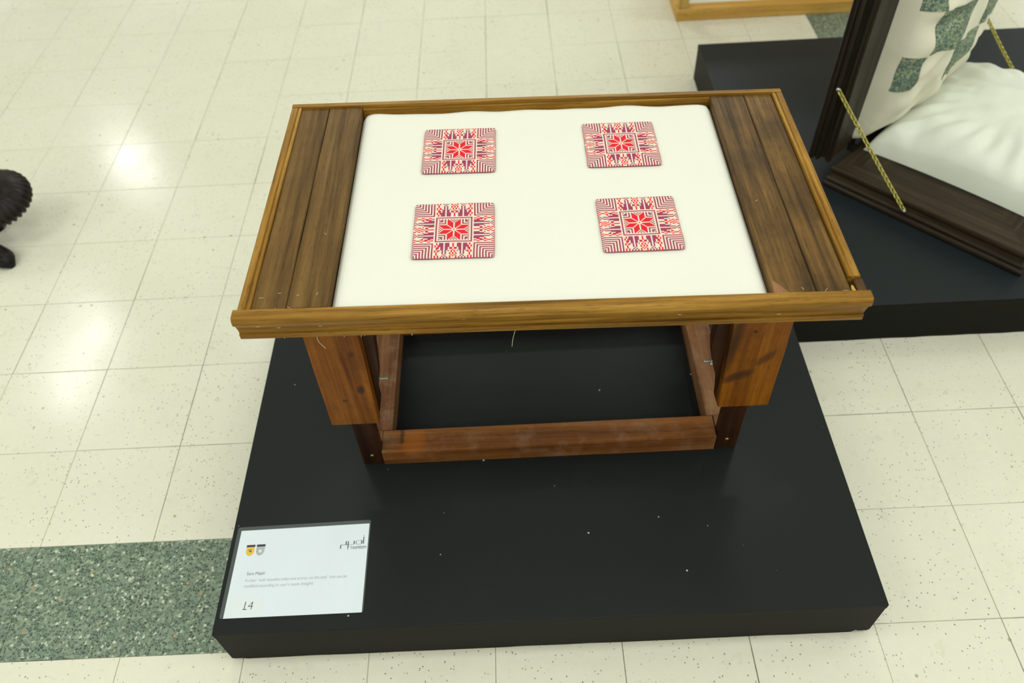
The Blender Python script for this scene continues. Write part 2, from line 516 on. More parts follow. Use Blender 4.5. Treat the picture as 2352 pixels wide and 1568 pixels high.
# ------------------------------------------------------------------ display platforms
def platform(name, q, label, tops, notch=True):
    x0, x1, y0, y1 = q
    r = empty(name, (0, 0, 0), label=label, cat='platform')
    r.location = ((x0 + x1) / 2, (y0 + y1) / 2, 0)
    ox, oy = r.location.x, r.location.y
    sh = lambda c: Vector((c.x - ox, c.y - oy, c.z))
    tp = box('top_panel', [tops, M['plat_side']], x0, x1, y0, y1, PH - .016, PH, r, .0012, 2, sh)
    for f in tp.data.polygons:
        if abs(f.normal.z) < .5: f.material_index = 1
    rr = random.Random(len(label))
    def board(ax, lo, hi, at0, at1):
        pts = [(lo, PH - .0162), (hi, PH - .0162), (hi, .012 if notch else .002)]
        if notch: pts += [(hi - .004, .006), (hi - .022, .006), (hi - .026, .011), (hi - .034, .001)]
        x = hi - .06
        while x > lo + .08:
            pts.append((x, rr.choice([.0, .0, .0008, .0025])))
            x -= rr.uniform(.03, .09)
        if notch: pts += [(lo + .03, .0), (lo + .022, .004), (lo + .004, .004)]
        pts.append((lo, .006 if notch else .001))
        to3 = (lambda p, a: (p[0], a, p[1])) if ax == 'x' else (lambda p, a: (a, p[0], p[1]))
        extrude_poly('side_board', M['plat_side'], pts, to3, at0, at1, r, 0, sh)
    board('x', x0 + .001, x1 - .001, y0 + .001, y0 + .017)
    board('x', x0 + .001, x1 - .001, y1 - .017, y1 - .001)
    board('y', y0 + .0172, y1 - .0172, x0 + .001, x0 + .017)
    board('y', y0 + .0172, y1 - .0172, x1 - .017, x1 - .001)
    return r
platform('display_platform', P1, 'low black square platform carrying the wooden bench and the number 14 sign', M['plat_top'])
platform('display_platform', P2, 'low black platform behind on the right carrying the dark framed chair', M['plat_top2'], notch=False)

# ------------------------------------------------------------------ the bench
BX, BY = 1.38, -2.2
bench = empty('bench', (BX, BY, PH), label='brown wooden bench with a cream padded seat between plank ends, on the near black platform', cat='bench')
TQ = (1.3804832, -2.2179108, .6987351, -.0081132, .0154967)
TM = Matrix.Translation((TQ[0] - BX, TQ[1] - BY, TQ[2] - PH)) @ Matrix.Rotation(TQ[3], 4, 'Z') @ Matrix.Rotation(TQ[4], 4, 'Y')
tl = lambda c: TM @ Vector(c)
wl = lambda c: Vector((c[0] - BX, c[1] - BY, c[2] - PH))

HWF, HWB = .4907, .4846
prof = [(-.272, 0), (-.2868, 0), (-.2895, -.0012), (-.2915, -.0045), (-.2925, -.0110), (-.2915, -.0165), (-.2885, -.0190),
        (-.2862, -.0195), (-.2862, -.0225), (-.2850, -.0260), (-.2822, -.0330), (-.2808, -.0400), (-.2805, -.0440),
        (-.2835, -.0448), (-.2835, -.0545), (-.2825, -.0562), (-.272, -.0562)]
extrude_poly('front_moulding', M['mould_x'], prof, lambda p, a: (a, p[0], p[1]), -HWF, HWF, bench, 0, tl, 12)
pb = [(.2905 - (y + .2925) * .88, z) for y, z in [(-.2755, 0)] + prof[1:-1] + [(-.2755, -.0562)]]
extrude_poly('back_moulding', M['mould_x'], pb, lambda p, a: (a, p[0], p[1]), -HWB, HWB, bench, 0, tl, 12)
# side mouldings: two small beads on top, stepped outer face
ps = [(.4652, -.0030), (.4660, -.0012), (.4700, -.0008), (.4708, -.0026), (.4722, -.0030), (.4738, -.0008), (.4830, -.0004), (.4848, -.0022),
      (.4852, -.0100), (.4820, -.0180), (.4780, -.0260), (.4760, -.0440), (.4740, -.0540), (.4652, -.0540)]
extrude_poly('side_moulding', M['mould_y'], [(-x, z) for x, z in ps], lambda p, a: (p[0], a, p[1]), -.2718, .2745, bench, 0, tl, 8)
sm = extrude_poly('side_moulding', M['mould_y'], ps, lambda p, a: (p[0] + .001, a, p[1]), -.2400, .2745, bench, 0, tl, 8)
blk = box('corner_block', M['plank_r'], .4745, .4890, -.2715, -.2410, -.052, -.0055, bench, .0015, 2, tl)
tag(blk, 'short darker repair block at the front right corner')
spl = extrude_poly('splinter', M['splinter'], [(.4655, -.2712), (.4725, -.2714), (.4705, -.2560), (.4680, -.2540), (.4662, -.2600)], lambda p, a: (p[0], p[1], a), -.012, -.0058, bench, 0, tl)
tag(spl, 'bare pale wood splinter')

def plank(mat, x0, x1, y0, y1, z, seed, wav=.0004):
    def fn(c):
        n = noise.noise(Vector((c.x * 5, c.y * 9, seed)))
        c = Vector((c.x + wav * 2 * noise.noise(Vector((seed, c.y * 7, c.x * 30))), c.y, c.z + wav * n))
        return tl(c)
    bm = bmesh.new()
    n = 10
    for k in range(n):
        a, b = y0 + (y1 - y0) * k / n, y0 + (y1 - y0) * (k + 1) / n
        bm_box(bm, x0, x1, a, b, z - .020, z)
    bmesh.ops.remove_doubles(bm, verts=bm.verts, dist=1e-6)
    inner = [f for f in bm.faces if abs(f.normal.y) > .9 and y0 + .001 < f.calc_center_median().y < y1 - .001]
    bm.normal_update()
    inner = [f for f in bm.faces if y0 + .001 < f.calc_center_median().y < y1 - .001 and max(v.co.y for v in f.verts) - min(v.co.y for v in f.verts) < 1e-5]
    bmesh.ops.delete(bm, geom=inner, context='FACES')
    bmesh.ops.recalc_face_normals(bm, faces=bm.faces)
    ed = [e for e in bm.edges if abs(e.verts[0].co.y - e.verts[1].co.y) > 1e-5 and len(e.link_faces) == 2 and abs(e.link_faces[0].normal.dot(e.link_faces[1].normal)) < .5]
    bmesh.ops.bevel(bm, geom=ed, offset=.0012, segments=2, affect='EDGES')
    for v in bm.verts: v.co = fn(v.co)
    return link('plank', bm_mesh('plank', bm), mat, bench)
plank(M['plank'], -.4648, -.4112, -.2717, .2743, -.0045, 1)
plank(M['plank'], -.4098, -.3450, -.2672, .2743, -.0040, 2)
plank(M['plank_r'], .3430, .4094, -.2717, .2743, -.0042, 3)
plank(M['plank_r'], .4108, .4640, -.2717, .2743, -.0050, 4)
# chip on the inner right plank, front corner
chip = extrude_poly('wood_chip_scar', M['rail_y'], [(.3445, -.2712), (.3700, -.2712), (.3620, -.2600), (.3550, -.2500), (.3470, -.2400)], lambda p, a: (p[0], p[1], a), -.0046, -.0036, bench, 0, tl)
tag(chip, 'paler triangular scar where a knot has chipped off')
# inner lining rails under the planks (the shallow box holding the pad)
for s in (-1, 1):
    a, b = sorted((s * .3470, s * .3560))
    box('lining_board', M['plank_r'], a, b, -.270, .273, -.060, -.025, bench, .001, 1, tl)
box('lining_board', M['mould_x'], -.345, .345, .2700, .2750, -.060, -.006, bench, .001, 1, tl)

# seat pad
def pad():
    bm = bmesh.new()
    nx, ny = 90, 70
    X0, X1, Y0, Y1 = -.3440, .3425, -.2735, .2715
    def zf(x, y):
        ex = min(x - X0, X1 - x); ey = Y1 - y; eyf = y - Y0
        def roll(e, w, d): 
            t = max(0, min(1, e / w)); return -d * (1 - math.sqrt(max(0, 1 - (1 - t) ** 2)))
        z = -.0100 + roll(ex, .030, .013) + roll(ey, .028, .012) + roll(eyf, .010, .006)
        z += .0010 * noise.noise(Vector((x * 5, y * 5, 3.3)))
        z += .0015 * math.sin(x * 38 + 1) * math.exp(-ey / .02)
        return z
    def yf(x, y):
        return y - .0035 * (1 + math.sin(x * 27 + .6) * .6 + .5 * math.sin(x * 61)) * max(0, 1 - (Y1 - y) / .04)
    g = [[bm.verts.new(tl((X0 + (X1 - X0) * i / nx, yf(X0 + (X1 - X0) * i / nx, Y0 + (Y1 - Y0) * j / ny), zf(X0 + (X1 - X0) * i / nx, Y0 + (Y1 - Y0) * j / ny)))) for j in range(ny + 1)] for i in range(nx + 1)]
    for i in range(nx):
        for j in range(ny):
            bm.faces.new((g[i][j], g[i + 1][j], g[i + 1][j + 1], g[i][j + 1]))
    # skirt and underside
    rim = [g[i][0] for i in range(nx + 1)] + [g[nx][j] for j in range(1, ny + 1)] + [g[i][ny] for i in range(nx - 1, -1, -1)] + [g[0][j] for j in range(ny - 1, 0, -1)]
    low = [bm.verts.new(v.co + Vector((0, 0, -.03))) for v in rim]
    n = len(rim)
    for k in range(n):
        bm.faces.new((rim[k], low[k], low[(k + 1) % n], rim[(k + 1) % n]))
    bm.faces.new(low)
    return bm_mesh('seat_pad', bm)
link('seat_pad', pad(), M['cream'], bench, True)

# legs: slotted upper boards outside, base posts inside
TOPZ = .645
def legboard(x0b, x1b, x0t, x1t, y0, y1, z0, z1, seed):
    pts = [(x0b, z0), (x1b, z0), (x1b + (x1t - x1b) * .5, (z0 + z1) / 2), (x1t, z1), (x0t, z1), (x0b + (x0t - x0b) * .5, (z0 + z1) / 2)]
    return extrude_poly('leg_board', M['leg'], pts, lambda p, a: (p[0], a, p[1]), y0, y1, bench, .0018, wl)
for (ya, yb) in ((-2.4290, -2.4085), (-1.9870, -1.9665)):
    legboard(.951, 1.045, .957, 1.053, ya, yb, .307, TOPZ, 1)
    legboard(1.706, 1.805, 1.694, 1.799, ya, yb, .307, TOPZ - .012, 2)
wl_pts = [(1.0262, .300), (1.038, .300), (1.046, .319), (1.051, .345), (1.051, .373), (1.057, .402), (1.062, .429), (1.066, .470), (1.069, .508), (1.072, .56), (1.072, .64), (1.0262, .64)]
wr_pts = [(1.7290, .300), (1.708, .300), (1.707, .320), (1.701, .369), (1.689, .402), (1.680, .442), (1.675, .477), (1.676, .498), (1.677, .529), (1.669, .56), (1.668, .63), (1.7290, .63)]
for (ya, yb) in ((-2.4083, -2.3850), (-2.0100, -1.9872)):
    for pts in (wl_pts, wr_pts):
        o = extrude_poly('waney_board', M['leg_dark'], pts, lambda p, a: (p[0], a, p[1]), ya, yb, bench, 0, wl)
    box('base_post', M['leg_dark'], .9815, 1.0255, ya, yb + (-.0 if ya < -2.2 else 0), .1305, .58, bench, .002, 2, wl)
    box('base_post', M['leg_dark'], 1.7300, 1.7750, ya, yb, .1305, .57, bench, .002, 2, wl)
# base rails
box('base_rail', M['rail_x'], 1.0257, 1.7285, -2.4120, -2.3570, .1305, .1790, bench, .003, 2, wl)
box('base_rail', M['rail_x'], 1.0257, 1.7285, -2.0480, -1.9930, .1305, .1790, bench, .003, 2, wl)
box('base_rail', M['rail_y'], .9900, 1.0455, -2.3568, -2.0482, .1305, .1800, bench, .003, 2, wl)
box('base_rail', M['rail_y'], 1.7160, 1.7700, -2.3568, -2.0482, .1305, .1800, bench, .003, 2, wl)
box('base_rail', M['rail_y'], .9900, 1.0255, -2.3850, -2.3570, .1305, .1800, bench, .001, 1, wl)
box('base_rail', M['rail_y'], 1.7300, 1.7700, -2.3850, -2.3570, .1305, .1800, bench, .001, 1, wl)
# under-seat frame tying the leg boards to the top
for (ya, yb) in ((-2.4085, -2.390), (-2.005, -1.987)):
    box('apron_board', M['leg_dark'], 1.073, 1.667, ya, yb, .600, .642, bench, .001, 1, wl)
# screws
def cyl_x(name, mat, x0, x1, y, z, r, n=12, ridges=0):
    pts = []
    if ridges:
        k = ridges * 2
        for i in range(k + 1):
            pts.append((x0 + (x1 - x0) * i / k, r if i % 2 else r * .78))
    else:
        pts = [(x0, r), (x1, r)]
    bm = bmesh.new()
    rings = [[bm.verts.new(wl((x, y + rr * math.cos(2 * math.pi * q / n), z + rr * math.sin(2 * math.pi * q / n)))) for q in range(n)] for x, rr in pts]
    for a in range(len(rings) - 1):
        for q in range(n):
            bm.faces.new((rings[a][q], rings[a][(q + 1) % n], rings[a + 1][(q + 1) % n], rings[a + 1][q]))
    bm.faces.new(rings[0][::-1]); bm.faces.new(rings[-1])
    return link(name, bm_mesh(name, bm), mat, bench)
cyl_x('bolt', M['steel'], 1.0500, 1.0745, -2.3975, .409, .0027, 10, 9)
cyl_x('bolt', M['steel'], 1.6700, 1.7000, -2.3975, .415, .0024, 10, 9)
cyl_x('bolt_nut', M['steel'], 1.6815, 1.6885, -2.3985, .410, .0045, 6)
for (sx, sy, sz) in ((1.004, -2.4088, .163), (1.752, -2.4088, .163)):
    bm = bmesh.new()
    bmesh.ops.create_uvsphere(bm, u_segments=12, v_segments=6, radius=.0040)
    for v in bm.verts: v.co = wl((sx + v.co.x, sy + v.co.y * .4, sz + v.co.z))
    link('screw_head', bm_mesh('screw_head', bm), M['brass'], bench, True)
# frayed threads hanging under the front moulding
rt = random.Random(11)
def thread(x, zt, segs, r=.00035, y=-2.4855):
    pts = [Vector((x, y, zt))]
    for dx, dz in segs: pts.append(pts[-1] + Vector((dx, -.0006, dz)))
    # smooth
    out = []
    for i in range(len(pts) - 1):
        for k in range(4):
            out.append(pts[i].lerp(pts[i + 1], k / 4))
    out.append(pts[-1])
    for i in range(1, len(out) - 1): out[i] = (out[i - 1] + out[i] * 2 + out[i + 1]) / 4
    link('loose_thread', tube_mesh('loose_thread', [wl(p) for p in out], r, 5), M['thread'], bench)
thread(1.0015, .6420, [(.002, -.005), (-.0015, -.005), (.001, -.008), (.004, -.008), (.004, -.007)])
thread(1.3220, .6330, [(-.002, -.008), (-.003, -.012), (-.002, -.012), (-.001, -.010)])
for x, l, d in ((.948, .006, .003), (1.046, .008, 0), (1.075, .009, -.002), (1.077, .007, .002), (1.092, .005, 0), (1.150, .004, .004), (1.153, .010, .002),
                (1.160, .008, -.006), (1.163, .006, .008), (1.185, .004, .003), (1.208, .003, .006), (1.236, .005, 0), (1.262, .005, .002), (1.505, .003, .003)):
    thread(x, .641 - (x - 1.0) * .016, [(d * .4, -l * .5), (d * .6, -l * .5)], .0003)
for k in range(7):   # frayed cloth corner at right leg top
    thread(1.788 + rt.uniform(-.004, .006), .628, [(rt.uniform(-.004, .005), -.004), (rt.uniform(-.003, .005), -.004)], .0004, -2.4345)
# small pale fibres caught on planks and moulding
for (x, y, z) in ((-.452, -.245, -.0035), (-.425, -.236, -.0035), (-.395, -.242, -.003), (-.365, -.240, -.003), (-.405, -.268, -.003), (-.425, -.270, -.0035),
                  (.39, -.262, -.0032), (.425, -.266, -.004), (.455, -.268, -.004), (-.37, -.10, -.003), (.365, -.05, -.003)):
    a = rt.uniform(0, 3.1)
    L = rt.uniform(.002, .0045)
    pts = [tl((x + math.cos(a) * L * t, y + math.sin(a) * L * t, z + .0004 + .0006 * math.sin(3 * abs(t)))) for t in (-1, -.4, .3, 1)]
    link('lint_fibre', tube_mesh('lint_fibre', pts, .00022, 4), M['thread'], bench)
for (x, z) in ((-.455, -.024), (-.36, -.030), (-.425, -.031), (-.17, -.028), (-.135, -.022), (.20, -.030), (.235, -.028), (.37, -.014), (.355, -.036)):
    pts = [tl((x + .003 * t, -.2868 + (.003 if z < -.026 else 0), z + .001 * t * t)) for t in (-1, 0, 1)]
    link('lint_fibre', tube_mesh('lint_fibre', pts, .0003, 4), M['thread'], bench)

# ------------------------------------------------------------------ embroidered squares
def pattern():
    N = 55; h = 27
    g = np.zeros((N, N), int)      # 0 cream 1 plum 2 red
    for iy in range(N):
        for ix in range(N):
            x, y = ix - h, iy - h
            a, b = abs(x), abs(y)
            hi, lo = max(a, b), min(a, b)
            c = 0
            if hi <= 10:
                if lo >= 1 and lo <= 4 and lo + 1 <= hi <= lo + 6: c = 2
                elif lo == 0 and hi == 0: c = 2
                elif hi >= 8 and lo <= hi - 7 and lo < 4: c = 1 if (hi + lo) % 2 == 0 else 0
                elif lo >= 6:
                    m = lo
                    if m == 6: c = 1
                    elif m == 7: c = 0
                    else: c = 1 if not (hi == 10 and lo == 9) else 0
                    if hi == 10 and lo in (7, 9): c = 0
            elif hi == 12: c = 1
            elif hi >= 14:
                if lo >= 14 or (lo == 13 and hi >= 14):
                    c = 1 if (lo % 2 == 0) else 0
                elif lo == 12 and hi == 14: c = 0
                else:
                    # motif band; s = along edge, t = outward
                    s = lo; t = hi - 14
                    ds = abs(s - 6)
                    if t <= 8:
                        w = 3 if t <= 3 else (2 if t <= 6 else 1)
                        if 1 <= ds <= w: c = 1
                    elif t <= 9 and ds == 1: c = 1
                    elif t == 11 and ds == 0: c = 1
                    elif t in (10, 12) and ds == 1: c = 1
                    elif t == 13 and ds in (0, 2): c = 1
                    if t in (4, 5) and s in (2, 10) : c = 1
                    if t in (7,) and s in (3, 9): c = 1
                    # centre red flower
                    if s == 0 and t in (0, 1, 2, 3, 6): c = 2
                    if s == 1 and t in (4, 5, 7, 8): c = 2
                    if s == 2 and t in (9, 10, 12, 13): c = 2
                    if s == 0 and t in (9, 10, 12): c = 2
                    if s == 1 and t in (11,): c = 2
                    # side red chains
                    q = abs(s - 11.5)
                    if t % 5 in (0, 1) and s == 11: c = 2
                    if t % 5 in (2, 3) and s in (10, 12) : c = 2
                    if t % 5 == 4 and s == 11: c = 2
            if hi == 27 and c == 0 and (x + y) % 2 == 0 and lo > 13: c = 0
            g[iy][ix] = c
    return g
PAT = pattern()
def patch_mesh(seed, size):
    N = 55
    st = size / N
    bm = bmesh.new()
    rr = random.Random(seed)
    def warp(x, y):
        rx = x / (size / 2); ry = y / (size / 2)
        # rounded corners, slightly pulled edges
        k = max(0, abs(rx) - .93) * max(0, abs(ry) - .93) / .0049
        f = 1 - .018 * k
        wx = x * f + .0009 * noise.noise(Vector((y * 40, seed, 0))) * abs(rx)
        wy = y * f + .0009 * noise.noise(Vector((x * 40, seed + 5, 0))) * abs(ry)
        lift = .0008 * noise.noise(Vector((x * 22, y * 22, seed)))
        e = max(abs(rx), abs(ry))
        z = .0030 + lift - .0016 * max(0, (e - .93) / .07) ** 2
        return Vector((wx, wy, z))
    gv = [[bm.verts.new(warp(-size / 2 + i * st, -size / 2 + j * st)) for j in range(N + 1)] for i in range(N + 1)]
    for i in range(N):
        for j in range(N):
            c = warp(-size / 2 + (i + .5) * st, -size / 2 + (j + .5) * st)
            cv = bm.verts.new(c + Vector((0, 0, .00055 + rr.uniform(-.0001, .0001))))
            mi = int(PAT[j][i])
            q = (gv[i][j], gv[i + 1][j], gv[i + 1][j + 1], gv[i][j + 1])
            for k in range(4):
                f = bm.faces.new((q[k], q[(k + 1) % 4], cv)); f.material_index = mi
    me = bpy.data.meshes.new('embroidery')
    bm.to_mesh(me); bm.free()
    # backing: rounded rim down to the cloth
    bm = bmesh.new()
    ring = []
    n = 18
    for s in range(4):
        for k in range(n):
            t = -1 + 2 * k / n
            x, y = [(t, -1), (1, t), (-t, 1), (-1, -t)][s]
            ring.append((x * size / 2, y * size / 2))
    lv = [(1.0, .0030 - .0018), (1.004, .0016), (1.005, .0008), (.996, .0)]
    rings = []
    for (sc_, z) in lv:
        rw = []
        for x, y in ring:
            w = warp(x, y)
            zz = w.z - .0001 if sc_ == 1.0 and z > 0.0005 else z
            rw.append(bm.verts.new((w.x * sc_, w.y * sc_, zz)))
        rings.append(rw)
    L = len(ring)
    for a in range(len(rings) - 1):
        for k in range(L):
            bm.faces.new((rings[a][k], rings[a + 1][k], rings[a + 1][(k + 1) % L], rings[a][(k + 1) % L]))
    bm.faces.new(rings[-1][::-1]); bm.faces.new(rings[0])
    return me, bm_mesh('backing', bm)
ROTTM = TM.to_3x3().to_euler('XYZ')
SQ = ((-.1545, -.0955, .1365, -.3, 'front left embroidered square on the cream seat, plum and red cross-stitch star'),
      (.1585, -.0935, .1345, .8, 'front right embroidered square on the cream seat, plum and red cross-stitch star'),
      (-.1500, .1270, .1345, -.4, 'back left embroidered square on the cream seat, plum and red cross-stitch star'),
      (.1520, .1305, .1345, .4, 'back right embroidered square on the cream seat, plum and red cross-stitch star'))
for k, (x, y, sz, ang, lab) in enumerate(SQ):
    r = empty('embroidered_coaster', (0, 0, 0), label=lab, cat='coaster', group='embroidered squares on the seat')
    mw = Matrix.Translation((BX, BY, PH)) @ TM @ Matrix.Translation((x, y, -.0085)) @ Matrix.Rotation(math.radians(ang), 4, 'Z')
    r.matrix_world = mw
    a, b = patch_mesh(k + 2, sz)
    link('embroidery', a, [M['st_cream'], M['st_purple'], M['st_red']], r)
    link('backing', b, M['backing'], r, True)

# ------------------------------------------------------------------ sign
SX, SY = .868, -2.641
sign = empty('exhibit_sign', (SX, SY, PH), 0, 'white laminated exhibit sign numbered 14 lying on the front left of the near platform', 'sign')
# world corners measured: bl, br, tr, tl
PC = [(.7440, -2.7350), (1.0060, -2.7345), (1.0050, -2.5500), (.7450, -2.5540)]
def bil(u_, v_, z):
    a = Vector(PC[0]).lerp(Vector(PC[1]), u_); b = Vector(PC[3]).lerp(Vector(PC[2]), u_)
    p = a.lerp(b, v_)
    return Vector((p.x - SX, p.y - SY, z))
def sheet(name, mat, u0, u1, v0, v1, z0, z1, rad=0.0):
    pts = []
    if rad:
        for (cu, cv, a0) in ((u1 - rad, v0 + rad * 1.4, -90), (u1 - rad, v1 - rad * 1.4, 0), (u0 + rad, v1 - rad * 1.4, 90), (u0 + rad, v0 + rad * 1.4, 180)):
            for k in range(5):
                a = math.radians(a0 + k * 22.5)
                pts.append((cu + rad * math.cos(a), cv + rad * 1.4 * math.sin(a)))
    else:
        pts = [(u0, v0), (u1, v0), (u1, v1), (u0, v1)]
    bm = bmesh.new()
    a = [bm.verts.new(bil(u_, v_, z0)) for u_, v_ in pts]
    b = [bm.verts.new(bil(u_, v_, z1)) for u_, v_ in pts]
    n = len(pts)
    for i in range(n): bm.faces.new((a[i], a[(i + 1) % n], b[(i + 1) % n], b[i]))
    bm.faces.new(a[::-1]); bm.faces.new(b)
    return link(name, bm_mesh(name, bm), mat, sign)
sheet('laminate', M['laminate'], -.030, 1.010, -.001, 1.045, .0001, .0008, .018)
paper = sheet('paper', M['paper'], 0, 1, 0, 1, .00081, .0011)
sheet('number_sticker', M['sticker'], .02, .27, .045, .22, .00111, .0013)
def text(s, u_, v_, size, mat, shear=0.0, sx=1.0, name='print', ex=0.0):
    cu = bpy.data.curves.new(name, 'FONT')
    cu.body = s; cu.size = size; cu.shear = shear; cu.offset = ex
    o = bpy.data.objects.new(name, cu)
    COL.objects.link(o)
    dg = bpy.context.evaluated_depsgraph_get(); dg.update()
    me = bpy.data.meshes.new_from_object(o.evaluated_get(dg))
    bpy.data.objects.remove(o)
    base = bil(u_, v_, .00135)
    for v in me.vertices: v.co = Vector((base.x + v.co.x * sx, base.y + v.co.y, .00135))
    me.materials.clear()
    t = link(name, me, mat, sign)
    return t
text('14', .118, .085, .0235, M['ink'], .06, .95, 'number_print', -.00035)
text('Sara Majali', .108, .468, .0088, M['ink_name'], 0, .95, 'name_print')
text('A chair "with wooden sides and stiches on the seat" that can be', .105, .392, .0088, M['ink_grey'], 0, .875, 'description_print', -.0001)
text("modified according to user's needs (height)", .105, .328, .0088, M['ink_grey'], 0, .875, 'description_print', -.0001)
def flat_poly(name, mat, pts, z, parent=sign):
    bm = bmesh.new()
    bm.faces.new([bm.verts.new(bil(p[0], p[1], z)) for p in pts])
    return link(name, bm_mesh(name, bm), mat, parent)
def shield(u0, mat, kind):
    w = .062
    v1, v0 = .815, .690
    pts = [(u0, v1 - .018), (u0, v0 + .045), (u0 + w * .12, v0 + .022), (u0 + w * .30, v0 + .006), (u0 + w * .5, v0), (u0 + w * .70, v0 + .006), (u0 + w * .88, v0 + .022), (u0 + w, v0 + .045), (u0 + w, v1 - .018)]
    flat_poly('shield_emblem', mat, pts, .00130)
    flat_poly('shield_header', M['navy'], [(u0 - .002, v1 - .020), (u0 + w + .002, v1 - .020), (u0 + w + .002, v1 + .006), (u0 - .002, v1 + .006)], .00136)
    if kind:
        flat_poly('shield_figure', M['ink'], [(u0 + .020, .752), (u0 + .030, .770), (u0 + .040, .764), (u0 + .038, .752), (u0 + .046, .742), (u0 + .036, .738), (u0 + .034, .728), (u0 + .028, .742)], .00138)
        flat_poly('shield_figure', M['shield_l'], [(u0 + .027, .755), (u0 + .034, .762), (u0 + .036, .753), (u0 + .031, .748)], .00140)
        flat_poly('shield_figure', M['ink'], [(u0 + .012, .758), (u0 + .020, .766), (u0 + .018, .752)], .00138)
    else:
        flat_poly('shield_figure', M['shield_l'], [(u0 + .031 + .012 * math.cos(a * .785), .742 + .020 * math.sin(a * .785)) for a in range(8)], .00138)
        flat_poly('shield_figure', M['ink_grey'], [(u0, .797), (u0 + .006, .797), (u0 + .006, .72), (u0 + .018, .704), (u0 + .031, .698), (u0 + .031, .690), (u0 + .018, .696), (u0 + .007, .712), (u0, .735)], .00137)
flat_poly('number_print', M['ink'], [(.130, .0835), (.158, .0835), (.158, .0915), (.130, .0915)], .00136)
shield(.068, M['shield_y'], True)
shield(.146, M['shield_g'], False)
# angular lettering of the wordmark at the top right
def bar(u0, u1, v0, v1): flat_poly('wordmark', M['ink'], [(u0, v0), (u1, v0), (u1, v1), (u0, v1)], .00130)
for b in ((.790, .797, .715, .757), (.790, .832, .757, .761), (.829, .837, .761, .800), (.846, .853, .715, .800), (.829, .853, .757, .761),
          (.890, .898, .761, .800), (.908, .912, .761, .795), (.912, .948, .757, .760), (.948, .956, .761, .800), (.962, .969, .761, .842),
          (.912, .952, .800, .803), (.853, .892, .757, .760), (.962, .968, .852, .860), (.846, .852, .700, .708)):
    bar(*b)
text('TASMEEM', .866, .706, .0082, M['ink'], 0, .92, 'wordmark_print')

# ------------------------------------------------------------------ dark framed chair on the far platform
OU = Vector((2.198, -1.558, 0)); uu = Vector((.693, -.721, 0)).normalized(); vv = Vector((-uu.y, uu.x, 0))
AZ = math.atan2(uu.y, uu.x)
chair = empty('framed_chair', (OU.x, OU.y, PH), AZ, 'low chair of two dark moulded wooden frames with pale cushions, on the far black platform', 'chair')
U1, V1 = .548, .752
HS = .0640
MW = .158
# frame member cross-section: (inset from outer edge, height)
fp = [(.006, 0), (0.0, .004), (0.0, .012), (.003, .016), (.0065, .018), (.0065, .0205), (.003, .022), (.002, .028), (.005, .032), (.010, .034), (.012, .043), (.008, .050), (.0065, .054), (.0065, .060), (.009, HS), (MW - .012, HS), (MW - .004, HS - .008), (MW, HS - .016), (MW, 0)]
def member(name, mat, p0, p1, nrm, up, parent, prof=fp):
    """p0->p1 outer edge; mitred ends; nrm points inward; up = thickness direction"""
    p0, p1, nrm, up = map(Vector, (p0, p1, nrm, up))
    t = (p1 - p0).normalized()
    bm = bmesh.new()
    A = [bm.verts.new(p0 + nrm * i + t * i + up * h) for i, h in prof]
    B = [bm.verts.new(p1 + nrm * i - t * i + up * h) for i, h in prof]
    n = len(prof)
    for k in range(n): bm.faces.new((A[k], A[(k + 1) % n], B[(k + 1) % n], B[k]))
    bm.faces.new(A[::-1]); bm.faces.new(B)
    return link(name, bm_mesh(name, bm), mat, parent)
z0 = 0.0005
member('seat_frame_rail', M['dark_x'], (0, 0, z0), (U1, 0, z0), (0, 1, 0), (0, 0, 1), chair)
member('seat_frame_rail', M['dark_x'], (U1, V1, z0), (0, V1, z0), (0, -1, 0), (0, 0, 1), chair)
member('seat_frame_rail', M['dark_y'], (U1, 0, z0), (U1, V1, z0), (-1, 0, 0), (0, 0, 1), chair)
member('seat_frame_rail', M['dark_y'], (0, V1, z0), (0, 0, z0), (1, 0, 0), (0, 0, 1), chair)
box('seat_board', M['dark_x'], .12, U1 - .12, .12, V1 - .12, .002, .030, chair, .001, 1)
# back frame, standing at the rear edge of the seat frame (thickness along +u)
ZB0, ZB1 = .066, .98
UB = -.0655
bp = fp
member('back_frame_rail', M['dark_z'], (UB, 0, ZB1), (UB, 0, ZB0), (0, 1, 0), (1, 0, 0), chair, bp)
member('back_frame_rail', M['dark_z'], (UB, V1, ZB0), (UB, V1, ZB1), (0, -1, 0), (1, 0, 0), chair, bp)
member('back_frame_rail', M['dark_y'], (UB, 0, ZB0), (UB, V1, ZB0), (0, 0, 1), (1, 0, 0), chair, bp)
member('back_frame_rail', M['dark_y'], (UB, V1, ZB1), (UB, 0, ZB1), (0, 0, -1), (1, 0, 0), chair, bp)
box('back_board', M['dark_z'], -.060, -.050, .12, V1 - .12, .20, .86, chair, .001, 1)
for vpos in (.12, V1 - .12):
    box('hinge', M['carved'], -.004, .020, vpos - .02, vpos + .02, .0645, .0665, chair, .0005, 1)
    box('hinge', M['carved'], -.0015, .0008, vpos - .02, vpos + .02, .0645, .090, chair, .0003, 1)

